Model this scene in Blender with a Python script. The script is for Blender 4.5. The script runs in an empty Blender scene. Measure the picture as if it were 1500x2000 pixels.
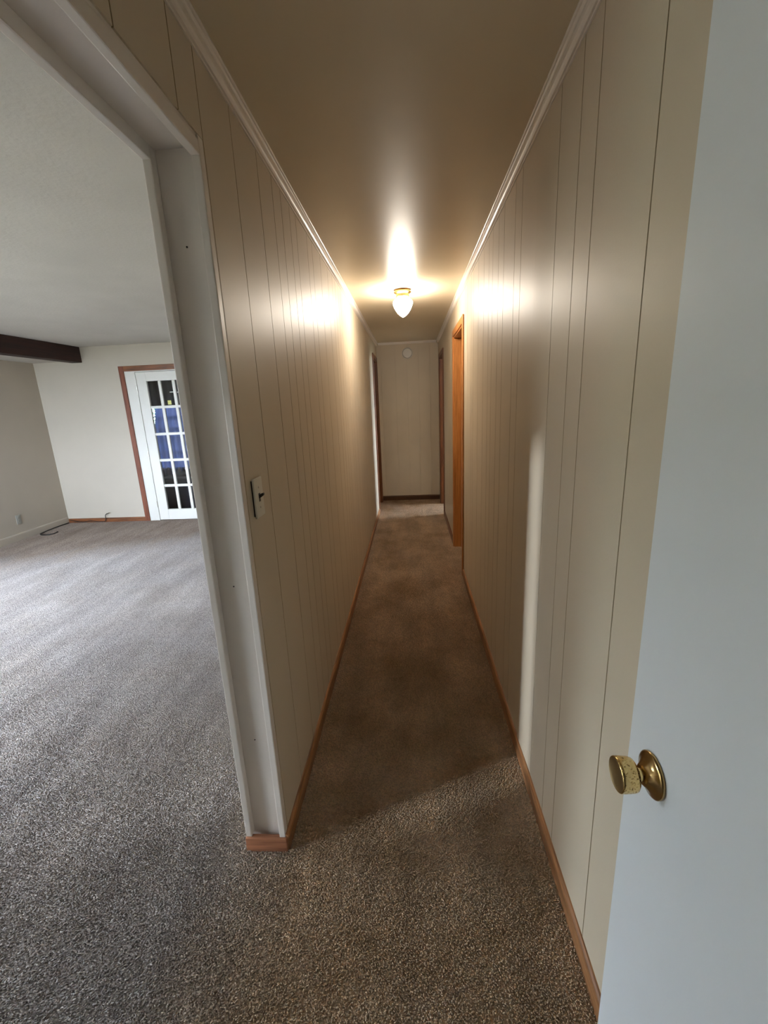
import bpy, bmesh, math, random
from mathutils import Vector, Matrix, Euler
random.seed(7)
S = bpy.context.scene
COL = S.collection

# ------------------------------------------------------------------ camera
cam_d = bpy.data.cameras.new('camera')
cam = bpy.data.objects.new('camera', cam_d)
COL.objects.link(cam)
S.camera = cam
cam_d.sensor_fit = 'HORIZONTAL'
cam_d.sensor_width = 36.0
cam_d.lens = 36.0 * 845.0 / 1500.0
cam_d.clip_start = 0.02
cam_d.clip_end = 200
def camera_pose(pitch, yaw, roll, loc):
    cp, sp = math.cos(pitch), math.sin(pitch)
    cy, sy = math.cos(yaw), math.sin(yaw)
    fwd = Vector((sy * cp, cy * cp, sp))
    right = Vector((cy, -sy, 0))
    up = right.cross(fwd)
    c, s = math.cos(roll), math.sin(roll)
    r2 = c * right + s * up
    u2 = -s * right + c * up
    m = Matrix((r2, u2, -fwd)).transposed().to_4x4()
    m.translation = loc
    return m
cam.matrix_world = camera_pose(math.radians(-14.0903), math.radians(-3.9519), math.radians(-2.5540), Vector((0, 0, 1.467)))

# ------------------------------------------------------------------ sky and exposure
W = bpy.data.worlds.new('overcast_sky')
S.world = W
W.use_nodes = True
bg = W.node_tree.nodes['Background']
bg.inputs['Color'].default_value = (0.71, 0.84, 1.0, 1)
bg.inputs['Strength'].default_value = 74.0
S.view_settings.view_transform = 'Standard'
S.view_settings.look = 'None'
S.view_settings.gamma = 1.0
S.view_settings.use_curve_mapping = False
S.view_settings.exposure = 0.0

def portal(name, loc, rot, sx, sy):
    l = bpy.data.lights.new(name, 'AREA')
    l.shape = 'RECTANGLE'
    l.size, l.size_y = sx, sy
    l.cycles.is_portal = True
    o = bpy.data.objects.new(name, l)
    COL.objects.link(o)
    o.location = loc
    o.rotation_euler = rot
    return o
H = math.pi / 2
# an area light shines along its local -Z
portal('daylight_portal', (-3.45, -0.42, 1.30), (H, 0, 0), 0.5, 1.65)          # narrow front window (+y)
portal('daylight_portal', (-5.10, 1.67, 1.20), (0, -H, 0), 2.0, 0.9)         # side window (+x)

portal('daylight_portal', (-4.40, -0.42, 1.35), (H, 0, 0), 0.95, 1.6)          # added corner window that brightens the jamb (+y)
portal('daylight_portal', (3.56, 6.4, 1.45), (0, H, 0), 1.3, 1.25)              # bedroom window (-x)
portal('daylight_portal', (-4.4, 8.52, 1.1), (-H, 0, 0), 1.6, 1.5)             # den window (-y)
sun_d = bpy.data.lights.new('hazy_sun', 'SUN')
sun_d.energy = 3.6
sun_d.color = (0.80, 0.90, 1.0)
sun_d.angle = math.radians(1.8)
sun = bpy.data.objects.new('hazy_sun', sun_d)
COL.objects.link(sun)
sun.rotation_euler = Vector((0.905, 0.425, -0.185)).to_track_quat('-Z', 'Y').to_euler()

# ------------------------------------------------------------------ materials
def srgb(r, g, b):
    f = lambda c: ((c / 255 + 0.055) / 1.055) ** 2.4 if c > 10.3 else c / 255 / 12.92
    return (f(r), f(g), f(b), 1)

def new_mat(name):
    m = bpy.data.materials.new(name)
    m.use_nodes = True
    nt = m.node_tree
    return m, nt, nt.nodes['Principled BSDF']

def N(nt, t, **kw):
    n = nt.nodes.new(t)
    for k, v in kw.items():
        setattr(n, k, v)
    return n

def noise(nt, scale, detail=4, vec=None, rough=0.55):
    n = N(nt, 'ShaderNodeTexNoise')
    n.inputs['Scale'].default_value = scale
    n.inputs['Detail'].default_value = detail
    n.inputs['Roughness'].default_value = rough
    if vec is not None:
        nt.links.new(vec, n.inputs['Vector'])
    return n

def position(nt, scale=(1, 1, 1)):
    g = N(nt, 'ShaderNodeNewGeometry')
    mp = N(nt, 'ShaderNodeMapping')
    mp.inputs['Scale'].default_value = scale
    nt.links.new(g.outputs['Position'], mp.inputs['Vector'])
    return mp.outputs['Vector']

def ramp(nt, fac, stops):
    r = N(nt, 'ShaderNodeValToRGB')
    el = r.color_ramp.elements
    while len(el) < len(stops):
        el.new(0.5)
    for e, (p, c) in zip(el, stops):
        e.position = p
        e.color = c
    nt.links.new(fac, r.inputs['Fac'])
    return r.outputs['Color']

def paint(name, col, rough=0.4, spec=0.5, bump=0.05, scale=180, mottle=0.06, coat=0.0):
    m, nt, p = new_mat(name)
    v = position(nt)
    n1 = noise(nt, 1.7, 3, v)
    lo = tuple(c * (1 - mottle) for c in col[:3]) + (1,)
    hi = tuple(min(1, c * (1 + mottle)) for c in col[:3]) + (1,)
    nt.links.new(ramp(nt, n1.outputs['Fac'], [(0.3, lo), (0.7, hi)]), p.inputs['Base Color'])
    p.inputs['Roughness'].default_value = rough
    p.inputs['Specular IOR Level'].default_value = spec
    if bump:
        n2 = noise(nt, scale, 3, v)
        b = N(nt, 'ShaderNodeBump')
        b.inputs['Strength'].default_value = bump
        b.inputs['Distance'].default_value = 0.002
        nt.links.new(n2.outputs['Fac'], b.inputs['Height'])
        nt.links.new(b.outputs['Normal'], p.inputs['Normal'])
    return m

def wood(name, dark, light, axis, rough=0.42):
    m, nt, p = new_mat(name)
    sc = {'x': (2.2, 38, 38), 'y': (38, 2.2, 38), 'z': (38, 38, 2.2)}[axis]
    v = position(nt, sc)
    n1 = noise(nt, 1.0, 5, v, 0.62)
    n2 = noise(nt, 4.0, 3, v)
    mx = N(nt, 'ShaderNodeMath', operation='MULTIPLY_ADD')
    nt.links.new(n2.outputs['Fac'], mx.inputs[0])
    mx.inputs[1].default_value = 0.35
    nt.links.new(n1.outputs['Fac'], mx.inputs[2])
    nt.links.new(ramp(nt, mx.outputs[0], [(0.45, dark), (0.85, light)]), p.inputs['Base Color'])
    p.inputs['Roughness'].default_value = rough
    b = N(nt, 'ShaderNodeBump')
    b.inputs['Strength'].default_value = 0.12
    b.inputs['Distance'].default_value = 0.002
    nt.links.new(n1.outputs['Fac'], b.inputs['Height'])
    nt.links.new(b.outputs['Normal'], p.inputs['Normal'])
    return m

def plain(name, col, rough=0.5, metal=0.0, spec=0.5):
    m, nt, p = new_mat(name)
    n1 = noise(nt, 25, 3, position(nt))
    nt.links.new(ramp(nt, n1.outputs['Fac'], [(0.3, tuple(c * 0.93 for c in col[:3]) + (1,)), (0.7, col)]), p.inputs['Base Color'])
    p.inputs['Roughness'].default_value = rough
    p.inputs['Metallic'].default_value = metal
    p.inputs['Specular IOR Level'].default_value = spec
    return m

M = {}
M['hall_paint'] = paint('hall_cream_satin_paint', (0.58, 0.49, 0.37, 1), 0.45, 0.5, 0.10, 260, 0.05)
M['hall_ceiling'] = paint('hall_ceiling_satin_paint', (0.68, 0.58, 0.42, 1), 0.37, 0.5, 0.10, 220, 0.04)
M['trim_paint'] = paint('cream_trim_paint', (0.76, 0.69, 0.62, 1), 0.35, 0.5, 0.08, 160, 0.05)
M['living_paint'] = paint('living_room_paint', (0.50, 0.44, 0.365, 1), 0.6, 0.3, 0.25, 90, 0.04)
M['living_ceiling'] = paint('living_room_stippled_ceiling', (0.62, 0.59, 0.55, 1), 0.8, 0.2, 0.8, 60, 0.05)
M['door_paint'] = paint('white_door_paint', (0.75, 0.77, 0.79, 1), 0.38, 0.45, 0.04, 200, 0.02)
M['white_paint'] = paint('white_woodwork_paint', (0.72, 0.69, 0.64, 1), 0.4, 0.5, 0.05, 150, 0.02)
M['wood_x'] = wood('brown_trim_wood_across', srgb(70, 38, 18), srgb(140, 84, 46), 'x')
M['wood_y'] = wood('brown_trim_wood_along', srgb(100, 66, 40), srgb(172, 122, 80), 'y')
M['wood_z'] = wood('brown_trim_wood_upright', srgb(88, 40, 22), srgb(132, 72, 46), 'z')
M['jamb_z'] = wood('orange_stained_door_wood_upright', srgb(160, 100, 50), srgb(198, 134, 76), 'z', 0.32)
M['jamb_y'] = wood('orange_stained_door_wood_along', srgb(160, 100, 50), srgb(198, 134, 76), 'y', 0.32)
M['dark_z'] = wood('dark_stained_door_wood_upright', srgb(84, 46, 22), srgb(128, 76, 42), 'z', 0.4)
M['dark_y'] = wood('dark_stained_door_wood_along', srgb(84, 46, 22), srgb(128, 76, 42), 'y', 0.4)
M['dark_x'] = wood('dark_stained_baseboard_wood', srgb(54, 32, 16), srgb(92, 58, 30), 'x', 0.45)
M['beam'] = wood('dark_brown_beam_wood', srgb(30, 14, 10), srgb(58, 28, 20), 'y', 0.7)
M['block'] = wood('scuffed_reddish_wood', srgb(120, 72, 48), srgb(178, 120, 86), 'x', 0.5)
M['white_plastic'] = plain('white_plastic', (0.74, 0.72, 0.68, 1), 0.4)
M['ivory_plastic'] = plain('ivory_plastic', (0.72, 0.68, 0.58, 1), 0.35)
M['grey_plastic'] = plain('grey_outlet_plastic', (0.36, 0.35, 0.31, 1), 0.45)
M['brown_plastic'] = plain('dark_brown_plastic', (0.022, 0.012, 0.008, 1), 0.35)
M['black_rubber'] = plain('black_cable_rubber', (0.012, 0.011, 0.011, 1), 0.45)
M['steel'] = plain('dull_steel', (0.55, 0.52, 0.46, 1), 0.35, 0.9)
M['sofa'] = plain('black_sofa_leather', (0.008, 0.008, 0.016, 1), 0.8, 0.0, 0.2)
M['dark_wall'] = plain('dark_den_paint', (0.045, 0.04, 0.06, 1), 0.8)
M['lawn'] = plain('lawn_grass', (0.13, 0.13, 0.085, 1), 0.9)
M['leaf'] = plain('shrub_leaf', (0.08, 0.22, 0.10, 1), 0.6)
M['sky_block_hedge'] = plain('sky_block_leaves', (0.035, 0.075, 0.03, 1), 0.9)
M['twig'] = plain('shrub_twig', (0.10, 0.06, 0.03, 1), 0.8)
M['groove'] = plain('stained_plank_groove', (0.40, 0.31, 0.19, 1), 0.7)
M['sticker'] = plain('yellow_sticker_paper', (0.72, 0.68, 0.20, 1), 0.6)
M['strip_white'] = plain('matte_white_strip', (0.8, 0.8, 0.78, 1), 0.5)

def brass(name):
    m, nt, p = new_mat(name)
    v = position(nt)
    n1 = noise(nt, 330, 6, v, 0.7)
    c = ramp(nt, n1.outputs['Fac'], [(0.36, (0.10, 0.055, 0.02, 1)), (0.43, (0.70, 0.50, 0.20, 1)), (0.8, (0.80, 0.60, 0.28, 1))])
    nt.links.new(c, p.inputs['Base Color'])
    p.inputs['Metallic'].default_value = 1.0
    r = ramp(nt, n1.outputs['Fac'], [(0.36, (0.6, 0.6, 0.6, 1)), (0.46, (0.2, 0.2, 0.2, 1))])
    nt.links.new(r, p.inputs['Roughness'])
    return m
M['brass_worn'] = brass('tarnished_brass')
M['bronze'] = plain('aged_bronze', (0.42, 0.28, 0.12, 1), 0.20, 1.0)
M['brass_dull'] = plain('dull_brass', (0.50, 0.38, 0.19, 1), 0.34, 1.0)
M['brass'] = plain('polished_brass', (0.80, 0.58, 0.24, 1), 0.22, 1.0)

def glow(name, col, strength):
    m, nt, p = new_mat(name)
    p.inputs['Base Color'].default_value = (0.9, 0.9, 0.88, 1)
    p.inputs['Roughness'].default_value = 0.25
    p.inputs['Emission Color'].default_value = col
    p.inputs['Emission Strength'].default_value = strength
    return m
M['lamp_glass'] = glow('lit_frosted_lamp_glass', (1.0, 0.91, 0.78, 1), 148.0)

def glass(name):
    m, nt, p = new_mat(name)
    out = nt.nodes['Material Output']
    nt.nodes.remove(p)
    tr = N(nt, 'ShaderNodeBsdfTransparent')
    gl = N(nt, 'ShaderNodeBsdfGlossy')
    gl.inputs['Roughness'].default_value = 0.02
    fr = N(nt, 'ShaderNodeFresnel')
    fr.inputs['IOR'].default_value = 1.45
    mx = N(nt, 'ShaderNodeMixShader')
    nt.links.new(fr.outputs[0], mx.inputs[0])
    nt.links.new(tr.outputs[0], mx.inputs[1])
    nt.links.new(gl.outputs[0], mx.inputs[2])
    nt.links.new(mx.outputs[0], out.inputs['Surface'])
    return m
M['glass'] = glass('clear_window_glass')

def curtain_mat(name):
    m, nt, p = new_mat(name)
    out = nt.nodes['Material Output']
    p.inputs['Base Color'].default_value = (0.09, 0.10, 0.16, 1)
    p.inputs['Roughness'].default_value = 0.9
    tl = N(nt, 'ShaderNodeBsdfTranslucent')
    tl.inputs['Color'].default_value = (0.15, 0.175, 0.27, 1)
    mx = N(nt, 'ShaderNodeMixShader')
    mx.inputs[0].default_value = 0.4
    nt.links.new(p.outputs[0], mx.inputs[1])
    nt.links.new(tl.outputs[0], mx.inputs[2])
    nt.links.new(mx.outputs[0], out.inputs['Surface'])
    return m
M['curtain'] = curtain_mat('sheer_blue_curtain_cloth')
M['valance'] = plain('dark_navy_cloth', (0.012, 0.012, 0.03, 1), 0.9)

def carpet_mat(name):
    m, nt, p = new_mat(name)
    v = position(nt)
    # streaks brushed along the room
    st = noise(nt, 1.0, 4, position(nt, (5.5, 1.1, 1)), 0.6)
    bl = noise(nt, 2.6, 4, v, 0.6)          # traffic soil blotches
    gi = N(nt, 'ShaderNodeNewGeometry')
    base = ramp(nt, st.outputs['Fac'], [(0.30, (0.53, 0.475, 0.455, 1)), (0.70, (0.76, 0.695, 0.67, 1))])
    soil = ramp(nt, bl.outputs['Fac'], [(0.34, (0.72, 0.65, 0.55, 1)), (0.60, (1, 1, 1, 1))])
    mul = N(nt, 'ShaderNodeMixRGB', blend_type='MULTIPLY')
    mul.inputs[0].default_value = 0.85
    nt.links.new(base, mul.inputs[1])
    nt.links.new(soil, mul.inputs[2])
    isl = ramp(nt, gi.outputs['Random Per Island'], [(0.0, (0.74, 0.72, 0.70, 1)), (0.5, (0.92, 0.92, 0.92, 1)), (1.0, (1.18, 1.17, 1.15, 1))])
    mul2 = N(nt, 'ShaderNodeMixRGB', blend_type='MULTIPLY')
    mul2.inputs[0].default_value = 1.0
    nt.links.new(mul.outputs[0], mul2.inputs[1])
    nt.links.new(isl, mul2.inputs[2])
    # pile tinted paler and browner in the corridor, greyer in the living room
    sx = N(nt, 'ShaderNodeSeparateXYZ')
    nt.links.new(v, sx.inputs[0])
    mr = N(nt, 'ShaderNodeMapRange')
    mr.inputs['From Min'].default_value = -0.75
    mr.inputs['From Max'].default_value = -0.40
    nt.links.new(sx.outputs['X'], mr.inputs['Value'])
    # the corridor is the soiled traffic lane
    sf = N(nt, 'ShaderNodeMath', operation='MULTIPLY_ADD')
    nt.links.new(mr.outputs[0], sf.inputs[0])
    sf.inputs[1].default_value = 0.55
    sf.inputs[2].default_value = 0.30
    nt.links.new(sf.outputs[0], mul.inputs[0])
    lane = N(nt, 'ShaderNodeMixRGB', blend_type='MULTIPLY')
    nt.links.new(mr.outputs[0], lane.inputs[0])
    nt.links.new(mul2.outputs[0], lane.inputs[1])
    lane.inputs[2].default_value = (1.32, 1.15, 0.89, 1)
    # shading at the far side of the living room, painted into the pile colour
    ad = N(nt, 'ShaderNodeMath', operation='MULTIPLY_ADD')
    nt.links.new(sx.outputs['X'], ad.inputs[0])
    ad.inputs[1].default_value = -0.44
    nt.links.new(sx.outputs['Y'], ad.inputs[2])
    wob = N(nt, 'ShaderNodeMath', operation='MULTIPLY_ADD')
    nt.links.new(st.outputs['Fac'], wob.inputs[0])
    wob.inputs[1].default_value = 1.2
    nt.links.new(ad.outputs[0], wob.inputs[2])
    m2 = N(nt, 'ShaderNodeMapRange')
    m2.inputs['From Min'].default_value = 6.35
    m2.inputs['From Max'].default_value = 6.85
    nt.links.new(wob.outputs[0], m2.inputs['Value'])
    far_shade = N(nt, 'ShaderNodeMixRGB', blend_type='MULTIPLY')
    nt.links.new(m2.outputs[0], far_shade.inputs[0])
    nt.links.new(lane.outputs[0], far_shade.inputs[1])
    far_shade.inputs[2].default_value = (0.72, 0.64, 0.56, 1)
    nt.links.new(far_shade.outputs[0], p.inputs['Base Color'])
    p.inputs['Roughness'].default_value = 1.0
    p.inputs['Specular IOR Level'].default_value = 0.1
    # yarn lets some light through
    tl = N(nt, 'ShaderNodeBsdfTranslucent')
    nt.links.new(far_shade.outputs[0], tl.inputs['Color'])
    mx = N(nt, 'ShaderNodeMixShader')
    mx.inputs[0].default_value = 0.3
    nt.links.new(p.outputs[0], mx.inputs[1])
    nt.links.new(tl.outputs[0], mx.inputs[2])
    nt.links.new(mx.outputs[0], nt.nodes['Material Output'].inputs['Surface'])
    return m
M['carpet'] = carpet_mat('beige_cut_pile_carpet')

# ------------------------------------------------------------------ mesh helpers
class MB:
    def __init__(self):
        self.bm = bmesh.new()
    def box(self, x0, x1, y0, y1, z0, z1, bev=0.0, seg=1):
        t = bmesh.new()
        bmesh.ops.create_cube(t, size=1)
        for v in t.verts:
            v.co = Vector(((x0 + x1) / 2 + v.co.x * (x1 - x0), (y0 + y1) / 2 + v.co.y * (y1 - y0), (z0 + z1) / 2 + v.co.z * (z1 - z0)))
        if bev:
            bmesh.ops.bevel(t, geom=t.edges[:], offset=bev, segments=seg, affect='EDGES', profile=0.6)
        self.add(t)
        return self
    def add(self, t, mat=None):
        me = bpy.data.meshes.new('tmp')
        t.to_mesh(me)
        t.free()
        if mat is not None:
            me.transform(mat)
        self.bm.from_mesh(me)
        bpy.data.meshes.remove(me)
    def lathe(self, prof, seg=32, mat=None):
        """prof: list of (r, z); revolved about Z"""
        t = bmesh.new()
        rings = []
        for r, z in prof:
            if r < 1e-5:
                rings.append([t.verts.new((0, 0, z))])
            else:
                rings.append([t.verts.new((r * math.cos(2 * math.pi * k / seg), r * math.sin(2 * math.pi * k / seg), z)) for k in range(seg)])
        for a, b in zip(rings[:-1], rings[1:]):
            for k in range(seg):
                k2 = (k + 1) % seg
                if len(a) == 1 and len(b) == 1:
                    continue
                if len(a) == 1:
                    t.faces.new((a[0], b[k2], b[k]))
                elif len(b) == 1:
                    t.faces.new((a[k], a[k2], b[0]))
                else:
                    t.faces.new((a[k], a[k2], b[k2], b[k]))
        bmesh.ops.recalc_face_normals(t, faces=t.faces[:])
        self.add(t, mat)
        return self
    def prism(self, prof, axis, a0, a1):
        """closed 2-D profile extruded along an axis; prof gives the other two coordinates in order"""
        t = bmesh.new()
        def P(u, w, s):
            return {'x': (s, u, w), 'y': (u, s, w), 'z': (u, w, s)}[axis]
        A = [t.verts.new(P(u, w, a0)) for u, w in prof]
        B = [t.verts.new(P(u, w, a1)) for u, w in prof]
        n = len(prof)
        for k in range(n):
            t.faces.new((A[k], A[(k + 1) % n], B[(k + 1) % n], B[k]))
        t.faces.new(A[::-1])
        t.faces.new(B)
        bmesh.ops.recalc_face_normals(t, faces=t.faces[:])
        self.add(t)
        return self
    def tube(self, pts, r, seg=8):
        t = bmesh.new()
        pts = [Vector(p) for p in pts]
        rings = []
        for i, p in enumerate(pts):
            d = (pts[min(i + 1, len(pts) - 1)] - pts[max(i - 1, 0)]).normalized()
            u = d.cross(Vector((0.13, 0.31, 1))).normalized()
            w = d.cross(u)
            rr = r[i] if isinstance(r, (list, tuple)) else r
            rings.append([t.verts.new(p + rr * (math.cos(2 * math.pi * k / seg) * u + math.sin(2 * math.pi * k / seg) * w)) for k in range(seg)])
        for a, b in zip(rings[:-1], rings[1:]):
            for k in range(seg):
                t.faces.new((a[k], a[(k + 1) % seg], b[(k + 1) % seg], b[k]))
        t.faces.new(rings[0][::-1])
        t.faces.new(rings[-1])
        bmesh.ops.recalc_face_normals(t, faces=t.faces[:])
        self.add(t)
        return self
    def build(self, name, mat, parent=None, smooth=False, **props):
        me = bpy.data.meshes.new(name)
        self.bm.to_mesh(me)
        self.bm.free()
        me.materials.append(mat)
        if smooth:
            me.polygons.foreach_set('use_smooth', [True] * len(me.polygons))
        o = bpy.data.objects.new(name, me)
        COL.objects.link(o)
        if parent is not None:
            o.parent = parent
            o.matrix_parent_inverse = parent.matrix_world.inverted()
        for k, v in props.items():
            o[k] = v
        return o

def shade_by_angle(o, deg=40):
    me = o.data
    me.polygons.foreach_set('use_smooth', [True] * len(me.polygons))
    bm = bmesh.new()
    bm.from_mesh(me)
    for e in bm.edges:
        if len(e.link_faces) == 2 and e.calc_face_angle(0) > math.radians(deg):
            e.smooth = False
    bm.to_mesh(me)
    bm.free()
    return o

def empty(name, loc, **props):
    o = bpy.data.objects.new(name, None)
    COL.objects.link(o)
    o.location = loc
    o.matrix_world = Matrix.Translation(loc)
    o.empty_display_size = 0.1
    for k, v in props.items():
        o[k] = v
    return o

def struct(label, cat):
    return dict(kind='structure', label=label, category=cat)

def catmull(pts, n=6):
    pts = [Vector(p) for p in pts]
    q = [pts[0]] + pts + [pts[-1]]
    out = []
    for i in range(1, len(q) - 2):
        for k in range(n):
            t = k / n
            a, b, c, d = q[i - 1], q[i], q[i + 1], q[i + 2]
            out.append(0.5 * ((2 * b) + (c - a) * t + (2 * a - 5 * b + 4 * c - d) * t * t + (3 * b - a - 3 * c + d) * t ** 3))
    out.append(pts[-1])
    return out

# ------------------------------------------------------------------ dimensions
XL, XR = -0.465, 0.422            # corridor wall faces
XLL = -0.600                      # living-room side of the corridor wall
YF = 6.588                        # corridor end wall
ZC = 2.305                        # corridor ceiling
YFR = -0.26                       # front wall, behind the camera
YJ = 1.135                        # near end of the corridor's left wall
LX, LY, LZ = -4.94, 5.727, 2.345  # living room
FZ = -0.010                       # carpet backing
PT = 0.006                        # plank thickness

# ------------------------------------------------------------------ floor
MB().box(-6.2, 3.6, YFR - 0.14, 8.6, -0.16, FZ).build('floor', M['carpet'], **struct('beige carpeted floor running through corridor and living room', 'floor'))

# ------------------------------------------------------------------ ceilings
MB().box(XLL, 3.6, YFR - 0.14, YF + 0.12, ZC, ZC + 0.16).build('ceiling', M['hall_ceiling'], **struct('cream satin painted ceiling over the narrow corridor', 'ceiling'))
MB().box(-5.1, XLL, YFR - 0.14, LY + 0.06, LZ, LZ + 0.12).build('ceiling_living', M['living_ceiling'], **struct('pale grey stippled ceiling over the living room', 'ceiling'))
MB().box(LX, -4.40, YFR, LY, 2.176, LZ).build('ceiling_lowered', M['living_ceiling'], **struct('lowered pale ceiling strip behind the dark beam', 'ceiling'))
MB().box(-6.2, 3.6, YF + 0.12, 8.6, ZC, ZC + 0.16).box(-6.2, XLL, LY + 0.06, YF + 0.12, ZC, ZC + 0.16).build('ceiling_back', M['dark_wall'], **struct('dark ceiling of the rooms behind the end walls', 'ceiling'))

# ------------------------------------------------------------------ corridor walls with planks
def groove_edges(o, n):
    # the plank's narrow edges keep the darker stain of the groove
    o.data.materials.append(M['groove'])
    for p in o.data.polygons:
        if abs(p.normal.x) < 0.9 and abs(p.normal.z) < 0.5:
            p.material_index = 1

def hall_wall(name, x, sgn, doors, y_end, near, boards, label, opening=None, bow=None):
    """x: finished face; sgn: +1 when the wall body lies at larger x. doors: (y0, y1, ztop) rough openings"""
    xb = x + sgn * PT
    xo = x + sgn * 0.134
    lo, hi = min(xb, xo), max(xb, xo)
    w = MB()
    y = near
    for d0, d1, zt in doors:
        w.box(lo, hi, y, d0, FZ, ZC)
        w.box(lo, hi, d0, d1, zt, ZC)
        y = d1
    w.box(lo, hi, y, y_end, FZ, ZC)
    if opening:
        w.box(lo, hi, opening[0], near, opening[1], ZC)
    root = w.build(name, M['groove'], **struct(label, 'wall'))
    g = 0.0014
    for a, b in zip(boards[:-1], boards[1:]):
        spans = [(a, b, FZ, ZC)]
        for d0, d1, zt in doors:
            nxt = []
            for s0, s1, z0, z1 in spans:
                if s1 <= d0 or s0 >= d1 or z0 >= zt:
                    nxt.append((s0, s1, z0, z1))
                    continue
                if s0 < d0:
                    nxt.append((s0, d0, z0, z1))
                nxt.append((max(s0, d0), min(s1, d1), zt, z1))
                if s1 > d1:
                    nxt.append((d1, s1, z0, z1))
            spans = nxt
        for s0, s1, z0, z1 in spans:
            if s1 - s0 < 0.012:
                continue
            if opening and s1 <= near:
                z0 = opening[1]
            if opening and s0 < near < s1 and z0 == FZ:
                # this board runs over the casing: a full-width upper part and a narrow lower part
                MB().box(x, xb, near, s1 - g, FZ, opening[1]).build('plank', M['hall_paint'], root)
                z0 = opening[1]
            ga = g if s0 == a else 0.0
            gb = g if s1 == b else 0.0
            p0, p1 = s0 + ga, s1 - gb
            c = 0.0006
            if bow and abs(s1 - bow[0]) < 0.01:
                # the sheet edge has sprung away from the wall
                prof = []
                n = 14
                for k in range(n + 1):
                    t = k / n
                    yy = p0 + (p1 - p0) * t
                    u = max(0.0, (yy - bow[1]) / (p1 - bow[1]))
                    prof.append((x - sgn * bow[2] * (u * u * (3 - 2 * u) * 0.35 + u * 0.65), yy))
                prof += [(xb, p1), (xb, p0)]
            else:
                prof = [(x, p0 + c), (x, p1 - c), (x + sgn * c, p1), (xb, p1), (xb, p0), (x + sgn * c, p0)]
            groove_edges(MB().prism(prof, 'z', z0, z1).build('plank', M['hall_paint'], root), len(prof))
    return root

D_L = (5.86, 6.46, 2.05)
D_R1 = (3.57, 4.31, 2.04)
D_R2 = (5.63, 6.28, 2.04)
lb = [0, .201, .414, .568, .677, .80, .899, 1.104]
left_boards = sorted(set([round(1.166 + k * 1.215 + o, 4) for k in range(-2, 5) for o in lb]))
left_boards = [YFR] + [y for y in left_boards if YFR + 0.05 < y < YF - 0.03] + [YF]
left_boards = sorted(left_boards)
rb = [0, .156, .35, .558, .662, .864, .982, 1.127]
right_boards = sorted(set([round(1.244 + k * 1.232 + o, 4) for k in range(-2, 5) for o in rb]))
right_boards = [YFR] + [y for y in right_boards if YFR + 0.05 < y < YF - 0.03 and abs(y - 0.994) > 0.02] + [YF]
OPEN_Z = 2.078
hall_wall('wall_left', XL, -1, [D_L], YF, YJ + 0.028, left_boards, 'cream grooved plank wall on the left with a light switch', opening=(YFR, OPEN_Z + .002))
hall_wall('wall_right', XR, 1, [D_R1, D_R2], YF, YFR, right_boards, 'cream grooved plank wall on the right of the corridor', bow=(1.594, 1.42, 0.004))

# end wall of the corridor
we = MB().box(-1.7, 0.60, YF + PT, YF + 0.12, FZ, ZC).build('wall_end', M['hall_paint'], **struct('plain cream wall closing the far end of corridor', 'wall'))
eb = [XL, -0.406, -0.197, -0.03, 0.138, 0.301, XR]
for a0, a1 in zip(eb[:-1], eb[1:]):
    c = 0.001
    MB().prism([(a0 + .0006, YF + c), (a0 + .0006 + c, YF), (a1 - .0006 - c, YF), (a1 - .0006, YF + c), (a1 - .0006, YF + PT), (a0 + .0006, YF + PT)], 'z', FZ, ZC).build('plank', M['hall_paint'], we)

# ------------------------------------------------------------------ living room walls
w = MB().box(LX - 0.12, LX, YFR - .14, 1.25, FZ, LZ).box(LX - 0.12, LX, 2.12, LY + .07, FZ, LZ)
for u0, u1 in ((1.25, 2.12),):
    w.box(LX - 0.12, LX, u0, u1, FZ, 0.24).box(LX - 0.12, LX, u0, u1, 1.86, LZ)
w.build('wall_living_left', M['living_paint'], **struct('pale cream side wall of the living room with outlet', 'wall'))
# far wall, opening for the french door
w = MB().box(LX, -3.72, LY, LY + 0.07, FZ, LZ).box(-2.62, XLL - .002, LY, LY + 0.07, FZ, LZ).box(-3.72, -2.62, LY, LY + 0.07, 2.016, LZ)
w.build('wall_living_far', M['living_paint'], **struct('pale cream far wall of living room beside the french door', 'wall'))
# front wall (behind the camera): picture window and entrance door openings
w = MB()
w.box(LX - .12, -4.85, YFR - .14, YFR, FZ, LZ).box(-3.95, -3.70, YFR - .14, YFR, FZ, LZ)
for u0, u1 in ((-4.85, -3.95), (-3.70, -3.20)):
    w.box(u0, u1, YFR - .14, YFR, FZ, .58).box(u0, u1, YFR - .14, YFR, 2.16, LZ)
w.box(-3.20, -0.475, YFR - .14, YFR, FZ, LZ).box(-0.475, 0.375, YFR - .14, YFR, 2.045, LZ).box(0.375, 1.0, YFR - .14, YFR, FZ, LZ)
w.build('wall_front', M['living_paint'], **struct('cream wall behind the viewpoint with doorway and narrow window', 'wall'))

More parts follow.
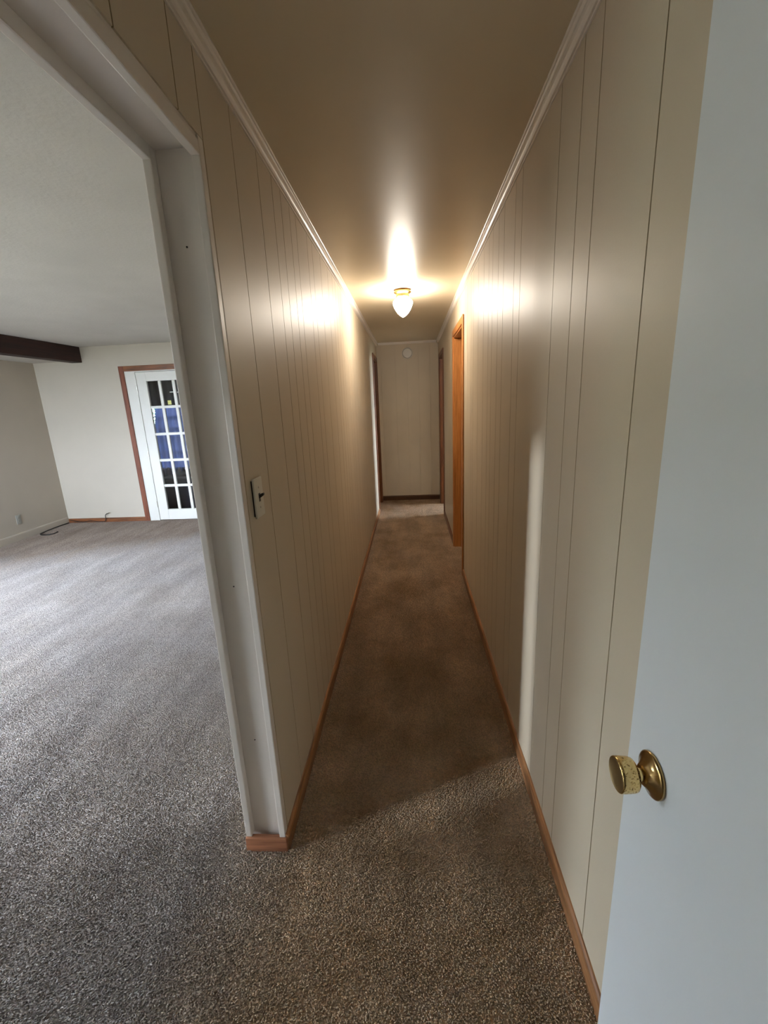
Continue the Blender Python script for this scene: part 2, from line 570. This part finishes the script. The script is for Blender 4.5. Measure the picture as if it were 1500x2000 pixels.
def window_frame(name, axis, a0, a1, z0, z1, c, t, label, mull):
    """frame in a wall opening; axis is the wall's long direction, c its centre plane"""
    root = empty(name, ((a0 + a1) / 2 if axis == 'x' else c, c if axis == 'x' else (a0 + a1) / 2, z0), **struct(label, 'window'))
    def bx(u0, u1, zz0, zz1, nm):
        m = MB()
        if axis == 'x':
            m.box(u0, u1, c - t, c + t, zz0, zz1, 0.004)
        else:
            m.box(c - t, c + t, u0, u1, zz0, zz1, 0.004)
        m.build(nm, M['white_paint'], root)
    bx(a0, a0 + .045, z0, z1, 'side_jamb')
    bx(a1 - .045, a1, z0, z1, 'side_jamb')
    bx(a0 + .045, a1 - .045, z1 - .045, z1, 'head_jamb')
    bx(a0 + .045, a1 - .045, z0, z0 + .05, 'window_sill')
    for u in mull:
        bx(u - .022, u + .022, z0 + .05, z1 - .045, 'mullion')
    return root
window_frame('window_1', 'x', -3.70, -3.20, .58, 2.16, YFR - .08, .05, 'narrow front window of the living room', [])
window_frame('window_6', 'x', -4.85, -3.95, .58, 2.16, YFR - .08, .05, 'unseen front corner window added to brighten the jamb', [])  # added opening, brings front daylight onto the jamb
window_frame('window_2', 'y', 1.25, 2.12, .24, 1.86, LX - .06, .05, 'tall side window of the living room', [])


# rooms behind the right wall and behind the end walls
w = MB().box(0.556, 3.6, 2.4, 2.5, FZ, ZC).box(0.556, 3.5, 4.95, 5.05, FZ, ZC).box(3.4, 3.5, 2.5, 4.95, FZ, ZC)
w.build('wall_bathroom', M['hall_paint'], **struct('cream walls of the room behind the orange doorway', 'wall'))
w = MB().box(3.4, 3.5, 5.05, 5.8, FZ, ZC).box(3.4, 3.5, 7.0, 8.5, FZ, ZC).box(3.4, 3.5, 5.8, 7.0, FZ, .8).box(3.4, 3.5, 5.8, 7.0, 2.1, ZC)
w.box(0.556, 3.5, 8.5, 8.6, FZ, ZC).box(0.60, 0.70, YF, 8.5, FZ, ZC)
w.build('wall_bedroom', M['living_paint'], **struct('pale walls of the bedroom behind the dark right doorway', 'wall'))
window_frame('window_3', 'y', 5.8, 7.0, .8, 2.1, 3.45, .045, 'bedroom window seen only by its daylight', [6.4])
w = MB().box(-1.7, XLL, 5.797, 5.84, FZ, ZC).box(-1.7, -1.62, 5.84, YF, FZ, ZC)
w.build('wall_closet', M['living_paint'], **struct('walls of the dark closet behind the left doorway', 'wall'))
# den behind the french door
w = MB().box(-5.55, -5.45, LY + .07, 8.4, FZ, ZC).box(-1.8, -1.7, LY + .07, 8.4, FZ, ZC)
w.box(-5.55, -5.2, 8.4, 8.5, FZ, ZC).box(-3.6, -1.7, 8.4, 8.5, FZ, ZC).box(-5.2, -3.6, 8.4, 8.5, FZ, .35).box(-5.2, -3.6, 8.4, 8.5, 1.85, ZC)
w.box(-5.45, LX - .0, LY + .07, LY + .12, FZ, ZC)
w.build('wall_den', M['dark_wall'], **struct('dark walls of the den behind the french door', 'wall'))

# ------------------------------------------------------------------ crown moulding and small cove at the end
def crown(name, x, s, label):
    # s: +1 moulding projects to +x. cove between wall and ceiling
    uv = [(0, 0), (0, .045), (.004, .045), (.005, .041), (.010, .040), (.0145, .037), (.018, .0325), (.0195, .027), (.019, .021),
          (.0175, .0165), (.0165, .013), (.0175, .0095), (.021, .007), (.0255, .006), (.027, .004), (.027, 0)]
    prof = [(x + s * u, ZC - v) for u, v in uv]
    return MB().prism(prof, 'y', YFR, YF).build(name, M['trim_paint'], smooth=False, **struct(label, 'moulding'))
crown('trim_1', XL, 1, 'cream crown moulding along the top of the left wall')
crown('trim_2', XR, -1, 'cream crown moulding along the top of the right wall')
MB().prism([(YF, ZC), (YF, ZC - .03), (YF - .008, ZC - .03), (YF - .02, ZC - .012), (YF - .022, ZC)], 'x', XL + .03, XR - .03).build('trim_3', M['trim_paint'], **struct('small cream cove moulding above the corridor end wall', 'moulding'))

# ------------------------------------------------------------------ baseboards
def base_y(name, x, s, y0, y1, h, t, mat, label):
    prof = [(x, FZ), (x, h), (x + s * t * .35, h), (x + s * t * .8, h - .006), (x + s * t, h - .016), (x + s * t, FZ)]
    return MB().prism(prof, 'y', y0, y1).build(name, mat, **struct(label, 'baseboard'))
def base_x(name, y, s, x0, x1, h, t, mat, label):
    prof = [(y, FZ), (y, h), (y + s * t * .35, h), (y + s * t * .8, h - .006), (y + s * t, h - .016), (y + s * t, FZ)]
    return MB().prism(prof, 'x', x0, x1).build(name, mat, **struct(label, 'baseboard'))
base_y('baseboard_left', XL, 1, YJ + .002, D_L[0] - .055, .058, .012, M['wood_y'], 'brown wooden baseboard along the left plank wall')
base_y('baseboard_right', XR, -1, YFR, D_R1[0] - .055, .058, .012, M['wood_y'], 'long brown wooden baseboard along the right plank wall')
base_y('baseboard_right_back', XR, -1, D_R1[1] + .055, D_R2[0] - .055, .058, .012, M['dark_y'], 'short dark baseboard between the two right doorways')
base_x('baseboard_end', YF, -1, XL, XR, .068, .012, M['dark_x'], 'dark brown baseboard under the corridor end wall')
base_x('baseboard_living_far', LY, -1, LX + .012, -3.784, .056, .012, M['wood_x'], 'brown baseboard under the far living room wall')
base_y('baseboard_living_left', LX, 1, YFR, LY - .013, .085, .012, M['living_paint'], 'painted cream baseboard along the living room side wall')
# end block at the foot of the jamb
t = MB().box(-0.603, -0.459, YJ - .008, YJ + .012, FZ, .048, 0.005, 2)
shade_by_angle(t.build('baseboard_jamb', M['block'], **struct('short scuffed reddish wood baseboard at the foot of the jamb', 'baseboard')))

# ------------------------------------------------------------------ cased opening into the living room
root = empty('trim_4', (-0.53, YJ, 0), **struct('cream painted casing around the wide living room opening', 'casing'))
JF = YJ + .026                     # recessed jamb face
MB().box(XLL + .004, XL - .004, JF, JF + .02, .02, OPEN_Z).build('jamb_board', M['trim_paint'], root)
MB().box(XLL + .004, XL - .004, YFR, JF, OPEN_Z - .012, OPEN_Z + .006).build('head_board', M['trim_paint'], root)
for x0, x1 in ((XLL - .002, XLL + .019), (XL - .020, XL + .001)):
    MB().box(x0, x1, YJ, JF, .046, OPEN_Z - .0, .003, 2).build('edge_strip', M['trim_paint'], root)
    MB().box(x0, x1, YFR, YJ + .0005, OPEN_Z - .042, OPEN_Z - .010, .003, 2).build('edge_strip', M['trim_paint'], root)
# nail holes in the jamb face
for z in (.42, .96, 1.86):
    MB().lathe([(0, 0), (.0022, 0), (.0022, .0012), (0, .0012)], 8, Matrix.Translation((-.536, JF, z)) @ Matrix.Rotation(H, 4, 'X')).build('nail', M['brown_plastic'], root)

# living room beam
MB().box(-4.40, -4.26, YFR, LY, 2.152, LZ, .004).build('ceiling_beam', M['beam'], label='dark brown boxed beam under the living room ceiling', category='beam')

# ------------------------------------------------------------------ doorways off the corridor
def doorway(name, x, s, d, mz, my, label):
    """x: wall face on the corridor side, s: direction into the wall"""
    y0, y1, zt = d
    root = empty(name, (x + s * .06, (y0 + y1) / 2, 0), **struct(label, 'doorway'))
    xa, xb = x - s * .002, x + s * .136
    lo, hi = min(xa, xb), max(xa, xb)
    jt = .018
    MB().box(lo, hi, y0, y0 + jt, FZ, zt - .002, .0015).build('side_jamb', mz, root)
    MB().box(lo, hi, y1 - jt, y1, FZ, zt - .002, .0015).build('side_jamb', mz, root)
    MB().box(lo, hi, y0 + jt, y1 - jt, zt - jt - .002, zt - .002, .0015).build('head_jamb', my, root)
    c0, c1 = x - s * .001, x - s * .013
    lo, hi = min(c0, c1), max(c0, c1)
    cw = .056
    MB().box(lo, hi, y0 - cw + .006, y0 + .006, FZ, zt + cw - .008, .003).build('casing', mz, root)
    MB().box(lo, hi, y1 - .006, y1 + cw - .006, FZ, zt + cw - .008, .003).build('casing', mz, root)
    MB().box(lo, hi, y0 + .006, y1 - .006, zt - .008, zt + cw - .008, .003).build('head_casing', my, root)
    s0, s1 = x + s * .060, x + s * .095
    lo, hi = min(s0, s1), max(s0, s1)
    MB().box(lo, hi, y1 - jt - .010, y1 - jt, FZ, zt - jt - .002, .001).build('door_stop', mz, root)
    MB().box(lo, hi, y0 + jt, y0 + jt + .010, FZ, zt - jt - .002, .001).build('door_stop', mz, root)
    MB().box(lo, hi, y0 + jt + .01, y1 - jt - .01, zt - jt - .012, zt - jt - .002, .001).build('door_stop', my, root)
    return root
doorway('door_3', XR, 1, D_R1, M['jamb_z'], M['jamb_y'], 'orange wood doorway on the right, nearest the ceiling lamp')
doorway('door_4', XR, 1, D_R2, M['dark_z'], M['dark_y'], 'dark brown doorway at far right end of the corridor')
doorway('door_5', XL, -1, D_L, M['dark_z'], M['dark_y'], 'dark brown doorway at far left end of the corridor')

# ------------------------------------------------------------------ entrance door, standing open against the right wall
DX = 0.36
root = empty('door_1', (DX + .017, YFR + .01, 0), **struct('white flush entrance door standing open against right wall', 'door'))
MB().box(DX, DX + .035, YFR + .012, .648, .012, 2.03, .0015).build('door_slab', M['door_paint'], root)
for z in (.25, 1.05, 1.80):
    MB().tube([(DX + .040, YFR + .008, z - .045), (DX + .040, YFR + .008, z + .045)], .006, 10).build('hinge', M['brass_worn'], root)
KX = Matrix.Translation((DX, .572, .892)) @ Matrix.Rotation(-H, 4, 'Y')      # lathe axis along -x
knob = MB().lathe([(.0105, .026), (.0125, .0275), (.0205, .0285), (.0240, .0310), (.0254, .0355), (.0262, .050), (.0260, .0548), (.0252, .0562), (.0240, .0566)], 40, KX).build('doorknob', M['brass_worn'], root)
shade_by_angle(MB().lathe([(.0240, .0566), (.0215, .0556), (.014, .0545), (0, .0540)], 40, KX).build('knob_face', M['brass_dull'], knob, label='smooth dull brass face'), 50)
shade_by_angle(knob, 50)
shade_by_angle(MB().lathe([(0, .0005), (.0335, .0005), (.0345, .002), (.0345, .0045), (.0330, .0062), (.030, .0072), (.026, .0090), (.021, .0125), (.0165, .0165), (.0145, .0185), (.0120, .0188), (0, .0188)], 40, KX).build('rosette', M['bronze'], knob), 50)
shade_by_angle(MB().lathe([(.0098, .015), (.0098, .0275)], 28, KX).build('knob_neck', M['brass_worn'], knob), 50)

# ------------------------------------------------------------------ french door into the den
root = empty('door_2', (-3.18, LY, 0), **struct('white fifteen pane french door in a brown wooden frame', 'door'))
FY0, FY1 = LY + .004, LY + .040     # leaf
PX = [-3.443 + k * .189 for k in range(3)]
PW = .150
PZ = [.153 + k * .3528 for k in range(5)]
PH = .318
dl, dr = -3.575, PX[2] + PW + .132
wp = M['white_paint']
MB().box(dl, PX[0], FY0, FY1, .004, 1.998, .002).build('stile', wp, root)
MB().box(PX[2] + PW, dr, FY0, FY1, .004, 1.998, .002).build('stile', wp, root)
MB().box(PX[0], PX[2] + PW, FY0, FY1, PZ[4] + PH, 1.998, .002).build('top_rail', wp, root)
MB().box(PX[0], PX[2] + PW, FY0, FY1, .004, PZ[0], .002).build('bottom_rail', wp, root)
for k in range(2):
    MB().box(PX[k] + PW, PX[k + 1], FY0 + .004, FY1 - .004, PZ[0], PZ[4] + PH, .004).build('muntin', wp, root)
for k in range(4):
    MB().box(PX[0], PX[2] + PW, FY0 + .003, FY1 - .003, PZ[k] + PH, PZ[k + 1], .004).build('muntin', wp, root)
for r in range(5):
    for k in range(3):
        p = MB().box(PX[k] - .002, PX[k] + PW + .002, FY0 + .016, FY0 + .020, PZ[r] - .002, PZ[r] + PH + .002).build('pane', M['glass'], root)
        if r == 4 and k == 1:
            MB().box(-3.208, -3.160, FY0 + .0205, FY0 + .0215, 1.575, 1.628).build('sticker', M['sticker'], p, label='small yellow square sticker')
            MB().box(-3.160, -3.108, FY0 + .0205, FY0 + .0215, 1.727, 1.738).build('pane_strip', M['strip_white'], p, label='thin white strip')  # white line across the panes, modelled as thin strips
        if r == 4 and k == 2:
            MB().box(-3.063, -2.960, FY0 + .0205, FY0 + .0215, 1.722, 1.733).build('pane_strip', M['strip_white'], p, label='thin white strip')
for z in (.23, .946, 1.80):
    MB().tube([(dl - .004, LY - .004, z - .045), (dl - .004, LY - .004, z + .045)], .0055, 10).build('hinge', M['steel'], root)
# white filler boards round the leaf, then the brown casing
MB().box(-3.72, dl - .004, LY + .0, LY + .05, FZ, 2.016, .001).build('side_jamb', wp, root)
MB().box(dr + .004, -2.62, LY + .0, LY + .05, FZ, 2.016, .001).build('side_jamb', wp, root)
MB().box(dl - .004, dr + .004, LY + .0, LY + .05, 2.002, 2.016, .001).build('head_jamb', wp, root)
MB().box(-3.784, -3.718, LY - .014, LY, FZ, 2.081, .002).build('casing', M['wood_z'], root, label='brown wooden casing')
MB().box(-2.622, -2.556, LY - .014, LY, FZ, 2.081, .002).build('casing', M['wood_z'], root, label='brown wooden casing')
MB().box(-3.718, -2.622, LY - .014, LY, 2.015, 2.081, .002).build('head_casing', M['wood_x'], root, label='brown wooden head casing')

# ------------------------------------------------------------------ den contents seen through the panes
root = window_frame('window_4', 'x', -5.2, -3.6, .35, 1.85, 8.45, .04, 'den window behind the blue curtain', [-4.4])
for z in (.72, 1.0, 1.18, 1.40):
    MB().box(-5.155, -4.422, 8.435, 8.465, z - .012, z + .012).build('glazing_bar', wp, root)
    MB().box(-4.378, -3.645, 8.435, 8.465, z - .012, z + .012).build('glazing_bar', wp, root)
def curtain(name, x0, x1, z0, z1, y, waves, amp, mat, label):
    m = MB()
    n = waves * 10
    t = bmesh.new()
    rows = []
    for j in range(9):
        zz = z0 + (z1 - z0) * j / 8
        f = 1 - .35 * j / 8
        xl = x0 - .07 * min(1, max(0, (1.47 - zz) / .22))     # the hem flares towards the wall
        row = []
        for i in range(n + 1):
            u = i / n
            row.append(t.verts.new((xl + (x1 - xl) * u, y + f * amp * math.sin(2 * math.pi * waves * u + .6 * math.sin(7 * u)), zz)))
        rows.append(row)
    for a, b in zip(rows[:-1], rows[1:]):
        for i in range(n):
            t.faces.new((a[i], a[i + 1], b[i + 1], b[i]))
    m.add(t)
    o = m.build(name, mat, None, True, label=label, category='curtain')
    md = o.modifiers.new('cloth_thickness', 'SOLIDIFY')
    md.thickness = .0015
    return o
cur = curtain('curtain', -4.965, -3.55, .12, 1.78, 8.402, 13, .020, M['curtain'], 'sheer blue curtain hanging behind the french door panes')
v = curtain('valance', -4.95, -3.5, 1.575, 2.08, 8.27, 9, .02, M['valance'], 'dark navy valance above the blue curtain')
MB().tube([(-5.3, 8.33, 2.10), (-3.4, 8.33, 2.10)], .012, 10).build('curtain_rod', M['steel'], label='thin metal rod carrying the blue curtain', category='curtain rod')

sofa = empty('sofa', (-3.3, 7.0, FZ), label='black leather sofa behind the french door', category='sofa')
for y0, y1 in ((6.95, 7.55), (6.35, 6.95)):
    shade_by_angle(MB().box(-3.70, -3.0, y0 + .005, y1 - .005, .22, .42, .03, 3).build('seat_cushion', M['sofa'], sofa))
    shade_by_angle(MB().box(-3.90, -3.70, y0 + .005, y1 - .005, .22, .50, .04, 3).build('back_cushion', M['sofa'], sofa))
shade_by_angle(MB().box(-3.92, -3.0, 6.18, 6.35, .05, .52, .03, 3).build('armrest', M['sofa'], sofa))
shade_by_angle(MB().box(-3.92, -3.0, 7.55, 7.72, .05, .52, .03, 3).build('armrest', M['sofa'], sofa))
MB().box(-3.92, -3.02, 6.35, 7.55, .05, .22, .01).build('sofa_base', M['sofa'], sofa)
for x in (-3.86, -3.08):
    for y in (6.24, 7.64):
        MB().tube([(x, y, FZ), (x, y, .05)], .022, 10).build('leg', M['brown_plastic'], sofa)

# shrub outside the den window
sh = empty('shrub', (-5.6, 9.6, -.15), label='leafy green shrub outside the den window', category='shrub')
m = MB()
rnd = random.Random(3)
for k in range(2600):
    c = Vector((-5.6 + rnd.gauss(0, .45), 9.6 + rnd.gauss(0, .3), 1.45 + rnd.gauss(0, .45)))
    if c.z < 0: continue
    e = Euler((rnd.uniform(-1, 1), rnd.uniform(-1, 1), rnd.uniform(0, 6.3))).to_matrix()
    L = rnd.uniform(.05, .09)
    vs = [m.bm.verts.new(c + e @ Vector(p)) for p in ((0, 0, 0), (L * .45, .3 * L, .02), (L, 0, 0), (L * .45, -.3 * L, .02))]
    m.bm.faces.new(vs)
m.build('foliage', M['leaf'], sh, kind='stuff')
m = MB()
for k in range(7):
    a = k * .9
    m.tube([(-5.6, 9.6, -.15), (-5.6 + .2 * math.cos(a), 9.6 + .15 * math.sin(a), .7), (-5.6 + .45 * math.cos(a), 9.6 + .3 * math.sin(a), 1.7)], [.02, .015, .006], 6)
m.build('stem', M['twig'], sh)

# unseen greenery added to block the low sky at the side window
t = bmesh.new()
rows = []
for i in range(90):
    row = []
    for j in range(14):
        a = j / 13 * math.pi
        y = -6 + i * .25
        n = 1 + .16 * math.sin(3.1 * y + 2 * j) + .12 * math.sin(7.3 * y - 3.3 * j) + rnd.uniform(-.08, .08)
        row.append(t.verts.new((-14 - 1.1 * math.cos(a) * n, y + rnd.uniform(-.05, .05), -.15 + 2.55 * math.sin(a) ** .6 * (.86 + .14 * n))))
    rows.append(row)
for a, b in zip(rows[:-1], rows[1:]):
    for j in range(13):
        t.faces.new((a[j], a[j + 1], b[j + 1], b[j]))
m = MB()
m.add(t)
m.build('sky_block_hedge', M['sky_block_hedge'], None, True, label='dense dark green foliage added out of view to block low sky', category='sky_block_hedge')
# ground outside
MB().box(-40, 40, -40, 40, -.40, -.15).build('ground', M['lawn'], **struct('lawn outside the windows of the house', 'ground'))
# room behind the viewpoint
w = MB().box(-1.3, -1.2, -2.6, YFR - .14, FZ, ZC).box(1.0, 1.1, -2.6, YFR - .14, FZ, ZC).box(-1.3, 1.1, -2.7, -2.6, FZ, ZC).box(-1.3, 1.1, -2.7, YFR - .14, ZC, ZC + .1).box(-1.3, 1.1, -2.7, YFR - .14, -.16, FZ)
w.build('wall_back', M['living_paint'], **struct('walls of the unlit room behind the viewpoint', 'wall'))

# ------------------------------------------------------------------ ceiling lamp
LXP, LYP = -0.034, 3.64
lamp = empty('ceiling_lamp', (LXP, LYP, ZC), label='lit acorn shaped frosted glass ceiling lamp with brass fitter', category='ceiling lamp')
T = Matrix.Translation((LXP, LYP, ZC))
shade_by_angle(MB().lathe([(0, 0), (.050, 0), (.056, -.006), (.066, -.012), (.068, -.018), (.064, -.023), (.055, -.027), (.051, -.032), (.0505, -.052), (.047, -.056), (0, -.056)], 40, T).build('fitter', M['brass'], lamp), 35)
shade_by_angle(MB().lathe([(.043, -.050), (.047, -.060), (.062, -.071), (.0735, -.083), (.0755, -.093), (.0735, -.106), (.067, -.124), (.056, -.145), (.041, -.166), (.022, -.184), (.006, -.194), (0, -.1955)], 40, T).build('lamp_shade', M['lamp_glass'], lamp), 60)
for a in (0.4, 2.5, 4.6):
    MB().tube([(LXP + .049 * math.cos(a), LYP + .049 * math.sin(a), ZC - .044), (LXP + .060 * math.cos(a), LYP + .060 * math.sin(a), ZC - .044)], .0035, 8).build('thumb_screw', M['brass'], lamp)

# smoke detector on the end wall
sd = empty('smoke_detector', (-.019, YF, 2.148), label='round white smoke detector high on corridor end wall', category='smoke detector')
T = Matrix.Translation((-.019, YF, 2.148)) @ Matrix.Rotation(H, 4, 'X')
shade_by_angle(MB().lathe([(0, 0), (.078, 0), (.078, .010), (.074, .012), (.072, .012)], 40, T).build('mounting_ring', M['white_plastic'], sd), 40)
shade_by_angle(MB().lathe([(.070, .008), (.070, .026), (.062, .036), (.040, .040), (0, .041)], 40, T).build('cover', M['white_plastic'], sd), 40)

# light switch on the left wall
sy, sz = 1.236, 1.212
sw = empty('light_switch', (XL, sy, sz), label='ivory light switch plate with dark brown toggle on left wall', category='light switch')
MB().box(XL, XL + .0045, sy - .030, sy + .030, sz - .053, sz + .053).build('gap_shade_box', M['brown_plastic'], sw, label='dark box standing in for the shadow gap behind the plate')  # dark filler painted in for the shadow behind the plate
P0 = XL + .0045
shade_by_angle(MB().box(P0, P0 + .006, sy - .035, sy + .035, sz - .0585, sz + .0585, .0025, 2).build('switch_plate', M['ivory_plastic'], sw), 40)
MB().box(P0 + .0055, P0 + .0068, sy - .006, sy + .006, sz - .0125, sz + .0125).build('toggle_slot', M['brown_plastic'], sw, label='dark toggle slot')
MB().prism([(P0 + .0055, sz - .004), (P0 + .020, sz + .006), (P0 + .021, sz + .012), (P0 + .017, sz + .013), (P0 + .0055, sz + .008)], 'y', sy - .0045, sy + .0045).build('toggle', M['brown_plastic'], sw, label='dark brown toggle')
for dz in (-.030, .030):
    MB().lathe([(0, 0), (.0032, 0), (.0028, .0012), (0, .0014)], 12, Matrix.Translation((P0 + .0059, sy, sz + dz)) @ Matrix.Rotation(H, 4, 'Y')).build('screw', M['steel'], sw)

# outlet on the living room side wall
oy, oz = 4.965, .252
ou = empty('wall_outlet', (LX, oy, oz), label='grey duplex outlet low on living room side wall', category='outlet')
shade_by_angle(MB().box(LX, LX + .006, oy - .035, oy + .035, oz - .0585, oz + .0585, .0025, 2).build('cover_plate', M['grey_plastic'], ou), 40)
for dz in (-.02, .02):
    so = MB().lathe([(0, 0), (.0165, 0), (.0165, .003), (0, .0032)], 20, Matrix.Translation((LX + .0055, oy, oz + dz)) @ Matrix.Rotation(H, 4, 'Y')).build('socket', M['grey_plastic'], ou)
    for dy in (-.006, .006):
        MB().box(LX + .0085, LX + .0093, oy + dy - .001, oy + dy + .001, oz + dz - .003, oz + dz + .005).build('slot', M['black_rubber'], so)

# cables on the living room floor
pts = [(-4.915, 5.69, .006), (-4.918, 5.55, .006), (-4.912, 5.40, .006), (-4.90, 5.27, .006), (-4.87, 5.15, .006), (-4.80, 5.09, .007), (-4.71, 5.08, .010), (-4.66, 5.11, .014), (-4.645, 5.14, .020)]
cb = MB().tube(catmull(pts), .006).build('loose_cable', M['black_rubber'], None, True, label='black cable curling on carpet along the living room side wall', category='cable')
MB().tube([(-4.645, 5.14, .020), (-4.640, 5.165, .024)], .008, 8).build('plug', M['black_rubber'], cb)
pts = [(-4.90, 5.698, .045), (-4.80, 5.70, .020), (-4.70, 5.698, .008), (-4.60, 5.699, .022), (-4.50, 5.70, .010), (-4.42, 5.698, .007), (-4.37, 5.696, .015), (-4.355, 5.695, .05), (-4.352, 5.693, .09), (-4.335, 5.690, .115), (-4.305, 5.688, .128)]
cb = MB().tube(catmull(pts), .0045).build('coaxial_cable', M['black_rubber'], None, True, label='dark coaxial cable tangled on the far brown baseboard, end upright', category='cable')
MB().tube([(-4.305, 5.688, .128), (-4.285, 5.687, .134)], .008, 8).build('connector', M['steel'], cb)

# ------------------------------------------------------------------ carpet pile
TS = 0.60
SP = 0.0046
nt_ = int(TS / SP)
step = TS / nt_
verts, faces = [], []
rnd = random.Random(11)
for i in range(nt_):
    for j in range(nt_):
        cx = (i + .5 + rnd.uniform(-.42, .42)) * step
        cy = (j + .5 + rnd.uniform(-.42, .42)) * step
        h = rnd.uniform(.0060, .0100)
        a = rnd.gauss(-1.75, .55)                        # pile leans towards the entrance
        ln = rnd.uniform(.0025, .0095)
        lx, ly = ln * math.cos(a), ln * math.sin(a)
        r = rnd.uniform(.0022, .0033)
        th = rnd.uniform(0, 6.28)
        b = len(verts)
        for k in range(3):
            q = th + k * 2.0944
            verts.append((cx + r * .8 * math.cos(q), cy + r * .8 * math.sin(q), 0))
        for k in range(3):
            q = th + k * 2.0944
            verts.append((cx + lx * .55 + r * math.cos(q), cy + ly * .55 + r * math.sin(q), h * .62))
        verts.append((cx + lx, cy + ly, h))
        for k in range(3):
            k2 = (k + 1) % 3
            faces.append((b + k, b + k2, b + 3 + k2, b + 3 + k))
            faces.append((b + 3 + k, b + 3 + k2, b + 6))
tile_me = bpy.data.meshes.new('carpet_tuft_patch')
tile_me.from_pydata(verts, [], faces)
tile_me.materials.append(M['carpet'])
tile_me.polygons.foreach_set('use_smooth', [True] * len(tile_me.polygons))
tile = bpy.data.objects.new('carpet_tuft_patch', tile_me)      # source patch, used only through the nodes below
cells = []
def cells_in(x0, x1, y0, y1):
    ny = int(math.ceil((y1 - y0) / TS))
    nx = int(math.ceil((x1 - x0) / TS))
    for i in range(nx):
        for j in range(ny):
            cells.append((x0 + i * TS, y0 + j * TS, FZ))
cells_in(XR - 2 * TS + .19, XR + .19, YFR, YF)                      # corridor (and a little into the doorways)
cells_in(XR + .19 - 10 * TS, XR + .19 - 2 * TS, YFR, LY)            # living room
pm = bpy.data.meshes.new('carpet_pile')
pm.from_pydata(cells, [], [])
pile = bpy.data.objects.new('carpet_pile', pm)
COL.objects.link(pile)
pile['kind'] = 'stuff'
pile['label'] = 'short beige cut pile of the worn carpet'
pile['category'] = 'carpet'
ng = bpy.data.node_groups.new('pile_patches', 'GeometryNodeTree')
ng.interface.new_socket('Geometry', in_out='INPUT', socket_type='NodeSocketGeometry')
ng.interface.new_socket('Geometry', in_out='OUTPUT', socket_type='NodeSocketGeometry')
gi = ng.nodes.new('NodeGroupInput')
go = ng.nodes.new('NodeGroupOutput')
oi = ng.nodes.new('GeometryNodeObjectInfo')
oi.inputs['Object'].default_value = tile
oi.inputs['As Instance'].default_value = True
ip = ng.nodes.new('GeometryNodeInstanceOnPoints')
ng.links.new(gi.outputs[0], ip.inputs['Points'])
ng.links.new(oi.outputs['Geometry'], ip.inputs['Instance'])
ng.links.new(ip.outputs[0], go.inputs[0])
md = pile.modifiers.new('pile', 'NODES')
md.node_group = ng
